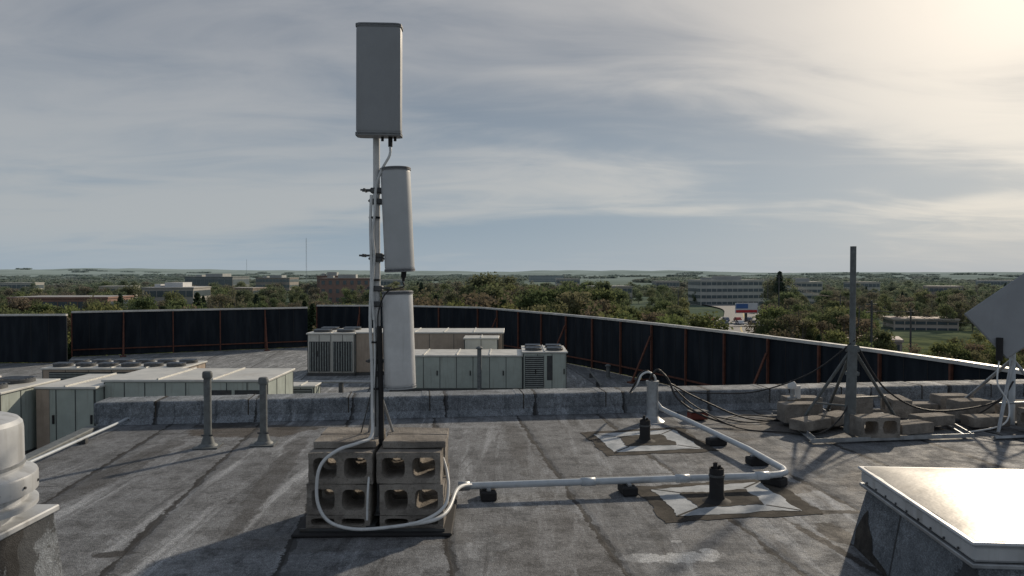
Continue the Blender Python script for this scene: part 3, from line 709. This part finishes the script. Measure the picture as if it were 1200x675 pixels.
t.l(haze(t,t.mix(t.noise(P,3,2),(.07,.06,.05),(.15,.13,.11)),P),b.inputs['Base Color']); M['bark']=m
def leafquads(bm,R,cl,nl,s0,s1,zmin=None):
    for i in range(nl):
        c,r=R.choice(cl)
        d=Vector((R.gauss(0,1),R.gauss(0,1),R.gauss(0,.8))); d=d.normalized()*r*R.uniform(.35,1.12)
        p=c+d; s=R.uniform(s0,s1)
        if zmin is not None and p.z<zmin: p.z=zmin+R.uniform(0,1)
        n=Vector((R.gauss(0,1),R.gauss(0,1),R.gauss(.5,1))).normalized(); a=n.orthogonal().normalized(); b_=n.cross(a)
        bm.faces.new([bm.verts.new(p+a*s*x+b_*s*y) for x,y in((-1,-.6),(.2,-1),(1,.5),(-.3,1))])
def fin(name,bm,nbark,leaf):
    me=bpy.data.meshes.new(name); bm.to_mesh(me); bm.free()
    me.materials.append(M['bark']); me.materials.append(M[leaf])
    for i,p in enumerate(me.polygons): p.material_index=0 if i<nbark else 1
    return me
def tree_mesh(name,kind,seed,nl,H=11.,leaf='leaf'):
    R=random.Random(seed); bm=bmesh.new()
    addtube(bm,[(0,0,-1),(0.05*H*R.uniform(-.3,.3),0,H*.35),(R.uniform(-.3,.3),R.uniform(-.3,.3),H*.85)],[H*.022,H*.016,H*.004],6)
    cl=[]
    if kind=='conifer':
        for i in range(60):
            s=i/60; a=i*2.4; rr=(1-s)*H*.17+.2
            cl.append((Vector((math.cos(a)*rr*.6,math.sin(a)*rr*.6,H*(.12+.86*s))),rr*.75+.15))
    else:
        nb=17 if kind=='full' else 13
        for i in range(nb):
            a=R.uniform(0,6.28); zz=R.uniform(.16,.90); env=math.sin(math.pi*min(1,max(0,(zz+.02)/1.0)))**.7
            rr=H*.36*env*R.uniform(.35,1.0); p=Vector((math.cos(a)*rr,math.sin(a)*rr,H*zz))
            cl.append((p,H*R.uniform(.09,.17)))
            s=Vector((0,0,H*R.uniform(.12,.3)*min(1,zz*2)))
            addtube(bm,[s,s.lerp(p,.5)+Vector((0,0,.3)),p],[H*.009,H*.006,H*.002],4,False)
            if kind=='sparse':
                for q in range(5):
                    e2=p+Vector((R.uniform(-1,1),R.uniform(-1,1),R.uniform(0,1.4)))*H*.1
                    addtube(bm,[p.lerp(s,.2),e2],[H*.003,H*.001],3,False)
    nbark=len(bm.faces)
    leafquads(bm,R,cl,nl,H*.012,H*.026)
    return fin(name,bm,nbark,leaf)
def canopy_mesh(name,seed,leaf='leaf'):
    R=random.Random(seed); bm=bmesh.new(); cl=[]
    for i in range(34):
        a=R.uniform(0,6.28); rr=17*math.sqrt(R.random()); h=R.uniform(5.5,10.5)*(1-.25*rr/17)
        x,y=math.cos(a)*rr,math.sin(a)*rr*.8
        addtube(bm,[(x,y,-1),(x,y,h*.7)],[.22,.1],4,False)
        for k in range(3): cl.append((Vector((x+R.uniform(-1.5,1.5),y+R.uniform(-1.5,1.5),h*(.25+.28*k))),R.uniform(1.9,2.9)-.35*k))
    nb=len(bm.faces); leafquads(bm,R,cl,3000,.35,.75,.0)
    return fin(name,bm,nb,leaf)
TM=[tree_mesh('t0','full',1,2400),tree_mesh('t1','full',2,2400,12.),tree_mesh('t2','full',3,2200,10.),tree_mesh('t3','full',14,2200,11.),
    tree_mesh('t4','sparse',4,900,12.,'leafb'),tree_mesh('t5','sparse',5,1200,11.,'leafb'),tree_mesh('t6','conifer',6,2400,12.,'leafc')]
CM=[canopy_mesh('c0',31),canopy_mesh('c1',32),canopy_mesh('c2',33),canopy_mesh('c3',34,'leafb')]
woods=root('distant_trees')
R=random.Random(11)
clear=[(.235,.345,150,395),(.27,.33,80,180),(-.50,-.42,260,330),(-.27,-.19,360,430),(-.66,-.56,190,240),(.34,.43,370,430),(.50,.62,120,225)]
def ok(x,y):
    tt=x/y
    for a,b_,c,e_ in clear:
        if a<tt<b_ and c<y<e_: return False
    return True
cnt=0
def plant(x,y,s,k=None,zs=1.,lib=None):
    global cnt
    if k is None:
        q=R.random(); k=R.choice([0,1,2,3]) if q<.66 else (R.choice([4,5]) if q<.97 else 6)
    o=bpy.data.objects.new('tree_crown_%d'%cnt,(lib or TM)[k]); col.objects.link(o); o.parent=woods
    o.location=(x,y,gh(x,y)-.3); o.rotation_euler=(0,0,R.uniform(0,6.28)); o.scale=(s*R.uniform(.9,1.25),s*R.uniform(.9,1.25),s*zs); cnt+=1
for i in range(2500):
    q=R.random(); y=85*(650/85)**(q**.85)
    tt=R.uniform(-.95,1.0); x=tt*y
    if not ok(x,y): continue
    den=noise.noise(Vector((x*.012,y*.006,4)))
    if den<-.14 and R.random()<.75: continue
    s=R.uniform(.62,1.08)
    if -.14<tt<.13 and 120<y<330: s*=1.2
    if tt>.15: s*=.86
    if tt>.3 and y<140: s*=.75
    if y<110: s*=.8
    plant(x,y,s)
for i in range(1400):
    q=R.random(); y=520*(3800/520)**(q**.9)
    tt=R.uniform(-.9,.95); x=tt*y
    den=noise.noise(Vector((x*.004,y*.002,14)))
    if den<-.22: continue
    plant(x,y,R.uniform(.75,1.1)*(1+y/3500),R.choice([0,1,2,0,1,2,3]),R.uniform(.65,.9)/(1+y/4500),CM)
for (tt,y,s,k) in((.362,330,1.5,6),(.372,335,1.35,0),(.355,338,1.25,1),(-.035,240,1.5,1),(-.01,250,1.55,0),(.0,235,1.4,3),(-.06,230,1.4,3),(.03,260,1.45,2),(-.28,180,.95,6),(-.27,176,.9,6)):
    plant(tt*y,y,s,k)
# ------------------------------------------------------------------ background buildings
def hz(c,y):  # same painted haze, premixed into flat building, tower and car colours
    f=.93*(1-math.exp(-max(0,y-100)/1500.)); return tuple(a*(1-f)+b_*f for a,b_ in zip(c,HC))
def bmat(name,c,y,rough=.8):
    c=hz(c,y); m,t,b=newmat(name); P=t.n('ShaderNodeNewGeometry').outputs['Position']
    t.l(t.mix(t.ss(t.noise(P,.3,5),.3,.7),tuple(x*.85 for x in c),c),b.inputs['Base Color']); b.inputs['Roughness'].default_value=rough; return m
def building(name,x,y,w,d,top,storeys,wall,glass=(.05,.07,.09),rz=0,base=None,pent=True,strip=True,roofc=(.35,.35,.34)):
    base=gh(x,y)-1 if base is None else base
    e=root(name,(x,y,base),rz); H=top-base
    wm=bmat(name+'_wall',wall,y); gm=bmat(name+'_glass',glass,y,.25); rm=bmat(name+'_roof',roofc,y)
    bm=bmesh.new(); bx(bm,-w/2,w/2,-d/2,d/2,0,H); mk('walls',bm,wm,e)
    sh=H/storeys if storeys>1 else H
    bm=bmesh.new(); fm=bmesh.new()
    for k in range(storeys):
        z0=k*sh+sh*.35; z1=k*sh+sh*.82
        if strip:
            bx(bm,-w/2+.4,w/2-.4,-d/2-.12,-d/2+.05,z0,z1); bx(bm,-w/2-.12,-w/2+.05,-d/2+.5,d/2-.5,z0,z1); bx(bm,w/2-.05,w/2+.12,-d/2+.5,d/2-.5,z0,z1)
            n=max(3,int(w/2.8))
            for q in range(1,n): bx(fm,-w/2+w*q/n-.12,-w/2+w*q/n+.12,-d/2-.2,-d/2-.121,z0,z1)
        else:
            n=max(3,int(w/4))
            for q in range(n):
                cx=-w/2+w*(q+.5)/n; bx(bm,cx-.9,cx+.9,-d/2-.1,-d/2+.05,z0,z1); bx(fm,cx-1.05,cx+1.05,-d/2-.18,-d/2-.101,z0-.15,z0)
    mk('windows',bm,gm,e); mk('mullions',fm,wm,e)
    bm=bmesh.new(); bx(bm,-w/2-.3,w/2+.3,-d/2-.3,d/2+.3,H+.003,H+.5)
    mk('parapet',bm,wm,e)
    bm=bmesh.new(); bx(bm,-w/2+.3,w/2-.3,-d/2+.3,d/2-.3,H+.503,H+.55)
    mk('roof',bm,rm,e)
    if pent:
        bm=bmesh.new(); bx(bm,-w*.16,w*.2,-d*.25,d*.25,H+.56,H+2.6); bx(bm,-w*.38,-w*.26,-d*.2,d*.1,H+.56,H+1.8); mk('penthouse',bm,rm,e)
def at(px,y): return (px-600)/867*y
def ztop(py,y): return 1.6-(py-320)*y/867
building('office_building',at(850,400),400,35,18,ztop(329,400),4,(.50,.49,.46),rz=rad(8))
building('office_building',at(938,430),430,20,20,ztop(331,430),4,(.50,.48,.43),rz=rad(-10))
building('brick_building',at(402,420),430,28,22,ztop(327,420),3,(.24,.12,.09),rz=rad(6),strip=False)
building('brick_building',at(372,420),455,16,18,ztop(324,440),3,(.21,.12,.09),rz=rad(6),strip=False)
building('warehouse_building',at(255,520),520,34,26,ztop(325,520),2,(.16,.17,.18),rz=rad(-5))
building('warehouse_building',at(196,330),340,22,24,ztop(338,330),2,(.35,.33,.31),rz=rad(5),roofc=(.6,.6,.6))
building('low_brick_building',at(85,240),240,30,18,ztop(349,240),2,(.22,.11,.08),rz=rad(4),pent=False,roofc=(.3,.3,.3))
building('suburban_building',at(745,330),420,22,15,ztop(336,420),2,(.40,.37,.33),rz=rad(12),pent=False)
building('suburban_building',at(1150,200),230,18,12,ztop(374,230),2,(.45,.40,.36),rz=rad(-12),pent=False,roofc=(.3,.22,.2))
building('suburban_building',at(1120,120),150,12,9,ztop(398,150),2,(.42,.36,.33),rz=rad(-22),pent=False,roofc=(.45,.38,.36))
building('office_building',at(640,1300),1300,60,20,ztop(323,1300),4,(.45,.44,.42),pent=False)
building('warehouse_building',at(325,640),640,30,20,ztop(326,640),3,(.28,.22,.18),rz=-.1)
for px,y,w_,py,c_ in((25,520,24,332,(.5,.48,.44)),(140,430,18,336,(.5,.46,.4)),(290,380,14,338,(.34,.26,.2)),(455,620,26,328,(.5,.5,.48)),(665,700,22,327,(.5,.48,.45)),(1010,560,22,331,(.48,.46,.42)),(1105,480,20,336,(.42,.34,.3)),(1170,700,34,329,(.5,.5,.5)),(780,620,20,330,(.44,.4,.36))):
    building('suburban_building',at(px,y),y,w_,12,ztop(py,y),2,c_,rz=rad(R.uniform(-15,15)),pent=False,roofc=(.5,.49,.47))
# ------------------------------------------------------------------ road, billboard, poles, cars
m,t,b=newmat('asphalt_road'); P=t.n('ShaderNodeNewGeometry').outputs['Position']
t.l(t.mix(t.noise(P,.5,4),(.14,.145,.15),(.20,.205,.21)),b.inputs['Base Color']); b.inputs['Roughness'].default_value=.8; M['road']=m
def strip(name,pts,w,off,mat,parent=None):
    P_=cr([(x,y,0) for x,y in pts],10); bm=bmesh.new(); L=[]
    for i,p in enumerate(P_):
        d=(P_[min(i+1,len(P_)-1)]-P_[max(0,i-1)]).normalized(); n=Vector((-d.y,d.x,0))*w/2
        z=max(gh(p.x,p.y),gh(p.x+n.x,p.y+n.y),gh(p.x-n.x,p.y-n.y))+off
        L.append((bm.verts.new((p.x+n.x,p.y+n.y,z)),bm.verts.new((p.x-n.x,p.y-n.y,z))))
    for i in range(len(L)-1): bm.faces.new((L[i][0],L[i][1],L[i+1][1],L[i+1][0]))
    bmesh.ops.recalc_face_normals(bm,faces=bm.faces); return mk(name,bm,mat,parent)
RP=[(70,95),(62,150),(66,210),(88,280),(104,340),(108,400)]
strip('asphalt_road',RP,15,.35,'road'); strip('road_centre_line',RP,.5,.37,'yellow')
strip('parking_lot',[(58,255),(92,262)],46,.30,'road')
bbx,bby=at(875,255),255
e=root('billboard',(bbx,bby,0),rad(6))
zt=ztop(355,bby); zb=ztop(367,bby)
bm=bmesh.new(); bx(bm,-4,4,-.15,.15,zb,zt); mk('sign_face',bm,bmat('sign_white',(.6,.63,.66),100),e)
bm=bmesh.new(); bx(bm,-3.8,3.8,-.2,-.151,zb+.2,zb+1.1); mk('sign_band',bm,bmat('sign_red',(.5,.04,.05),100),e)
bm=bmesh.new(); bx(bm,-3.8,.5,-.2,-.151,zb+1.6,zt-.3); mk('sign_picture',bm,bmat('sign_blue',(.06,.14,.35),100),e)
bm=bmesh.new(); bx(bm,-.4,.4,.16,.7,-16,zt-.5); mk('post',bm,'darksteel',e)
def upole(px,y,pytop,arms=True,name='utility_pole'):
    x=at(px,y); e=root(name,(x,y,0)); zt=ztop(pytop,y); tube('pole',[(0,0,gh(x,y)-1),(0,0,zt)],[.24,.15],'darksteel',e,8)
    if arms:
        for k in(0,1): box('crossarm',(0,0,zt-.6-k*1.2),(2.6,.12,.14),'darksteel',e,.5)
for px,y,pt in((913,190,322),(900,300,330),(1068,150,362),(1022,115,352),(985,210,345),(795,230,340),(1180,120,368),(715,250,338)): upole(px,y,pt)
wl=root('power_lines')
pl=[(1180,120,368),(1068,150,362),(985,210,345),(913,190,322)]
for k in range(3):
    pts=[]
    for i in range(len(pl)-1):
        a=Vector((at(pl[i][0],pl[i][1])+k*.9-.9,pl[i][1],ztop(pl[i][2],pl[i][1])-.5)); b_=Vector((at(pl[i+1][0],pl[i+1][1])+k*.9-.9,pl[i+1][1],ztop(pl[i+1][2],pl[i+1][1])-.5))
        for s in range(10):
            q=a.lerp(b_,s/10); q.z-=1.6*4*(s/10)*(1-s/10); pts.append(q)
    tube('wire_%d'%k,pts,.035,'cable',wl,4)
for px,y,pt in((359,900,279),(289,1500,304)):
    x=at(px,y); e=root('radio_tower',(x,y,0)); zt=ztop(pt,y); zb=gh(x,y)
    b=bmesh.new()
    for a in range(3): addtube(b,[(.7*math.cos(a*2.09),.7*math.sin(a*2.09),zb),(.3*math.cos(a*2.09),.3*math.sin(a*2.09),zt)],.08,4)
    z=zb
    while z<zt-3: addtube(b,[(.6,0,z),(-.3,.5,z+1.5),(-.3,-.5,z+3)],.05,3); z+=3
    mk('lattice',b,bmat('tower_steel',(.4,.4,.41),900),e)
def car(x,y,c,rz):
    e=root('parked_car',(x,y,gh(x,y)+.4),rz); cm=bmat('car_paint',c,150,.35)
    prof=[(-2.2,.35),(-2.2,.8),(-1.5,.95),(-1.1,1.42),(.6,1.45),(1.2,.98),(2.1,.85),(2.2,.4)]
    bm=bmesh.new(); L=[bm.verts.new((x_,-.88,z_)) for x_,z_ in prof]; Q=[bm.verts.new((x_,.88,z_)) for x_,z_ in prof]
    bm.faces.new(L); bm.faces.new(Q[::-1])
    for i in range(len(L)): j=(i+1)%len(L); bm.faces.new((L[i],Q[i],Q[j],L[j]))
    bmesh.ops.recalc_face_normals(bm,faces=bm.faces); mk('body',bm,cm,e)
    bm=bmesh.new(); bx(bm,-1.05,.65,-.9,.9,1.0,1.34); mk('windows',bm,'black',e)
    for sx in(-1.35,1.35):
        for sy in(-.8,.8): tube('wheel',[(sx,sy-.12,.34),(sx,sy+.12,.34)],.34,'black',e,12)
for k in range(14):
    car(62+ (k%7)*4.2+R.uniform(-.4,.4),243+(k//7)*16,R.choice([(.6,.6,.62),(.05,.05,.06),(.35,.04,.04),(.7,.7,.7),(.1,.13,.2)]),rad(90+R.uniform(-3,3)))
# ------------------------------------------------------------------ world
EL,AZ=24.,37.
sd=Vector((math.sin(rad(AZ))*math.cos(rad(EL)),math.cos(rad(AZ))*math.cos(rad(EL)),math.sin(rad(EL))))
w=bpy.data.worlds.new('World'); S.world=w; w.use_nodes=True
t=NT(w.node_tree); nt=w.node_tree; bgn=nt.nodes['Background']; out=nt.nodes['World Output']
sky=t.n('ShaderNodeTexSky',sky_type='NISHITA'); sky.sun_disc=False; sky.sun_elevation=rad(EL); sky.sun_rotation=rad(AZ); sky.dust_density=2.
t.l(sky.outputs[0],bgn.inputs[0]); bgn.inputs[1].default_value=.06
D_=t.n('ShaderNodeTexCoord').outputs['Generated']
sep=t.n('ShaderNodeSeparateXYZ'); t.l(D_,sep.inputs[0]); x,y,z=sep.outputs
zz=t.m('MAXIMUM',z,0.)
den=t.m('ADD',zz,.13)
cx=t.m('DIVIDE',x,den); cy=t.m('DIVIDE',y,den)
cmb=t.n('ShaderNodeCombineXYZ'); t.l(cx,cmb.inputs[0]); t.l(cy,cmb.inputs[1])
mp=t.n('ShaderNodeMapping'); mp.inputs['Rotation'].default_value=(0,0,rad(-14)); mp.inputs['Scale'].default_value=(.50,1.0,1); mp.inputs['Location'].default_value=(3.1,1.7,0); t.l(cmb.outputs[0],mp.inputs[0])
n1=t.noise(mp.outputs[0],.50,4,.48,.4); n2=t.noise(mp.outputs[0],1.9,6,.58,.8)
cl=t.m('ADD',t.m('MULTIPLY',n1,.72),t.m('MULTIPLY',n2,.28))
f=t.ss(cl,.40,.60)
elev=t.ss(z,.0,.33)
dark=t.mix(elev,(.27,.36,.45),(.19,.228,.285))
lite=t.mix(elev,(.43,.465,.49),(.37,.385,.41))
cc=t.mix(f,dark,lite)
dt=t.m('MAXIMUM',t.vm('DOT_PRODUCT',D_,tuple(sd)),0.)
g1=t.m('POWER',dt,6.5); g2=t.m('POWER',dt,38.)
ga=t.m('MULTIPLY',g1,t.ss(f,0,1,.08,.29)); gb=t.m('MULTIPLY',g2,t.ss(f,0,1,.22,.46))
def scale(colr,fac):
    v=t.n('ShaderNodeVectorMath',operation='SCALE'); v.inputs[0].default_value=colr; t.l(fac,v.inputs['Scale']); return v.outputs[0]
tot=t.vm('ADD',t.vm('ADD',cc,scale((1.,.83,.60),ga)),scale((1.,.85,.62),gb))
hzf=t.ss(z,.0,.07,.8,0)
tot=t.mix(hzf,tot,(.36,.44,.51))
below=t.ss(z,-.05,.0,1,0)
tot=t.mix(below,tot,(.12,.13,.13))
b2=t.n('ShaderNodeBackground'); t.l(tot,b2.inputs[0]); b2.inputs[1].default_value=1.
mx=t.n('ShaderNodeMixShader'); mx.inputs[0].default_value=.9; t.l(bgn.outputs[0],mx.inputs[1]); t.l(b2.outputs[0],mx.inputs[2]); t.l(mx.outputs[0],out.inputs[0])
sl=bpy.data.lights.new('sun','SUN'); sl.energy=3.5; sl.angle=rad(1.8); sl.color=(1,.85,.66)
so=bpy.data.objects.new('sun',sl); col.objects.link(so); so.rotation_euler=(-sd).to_track_quat('-Z','Y').to_euler()
# ------------------------------------------------------------------ camera
cam=bpy.data.cameras.new('camera'); cam.sensor_width=36; cam.lens=26.; cam.clip_end=20000; cam.clip_start=.05
co=bpy.data.objects.new('camera',cam); col.objects.link(co); co.location=(0,0,1.6); co.rotation_euler=(rad(90-1.157),0,0)
S.camera=co
S.view_settings.view_transform='Standard'; S.view_settings.look='None'; S.view_settings.exposure=0
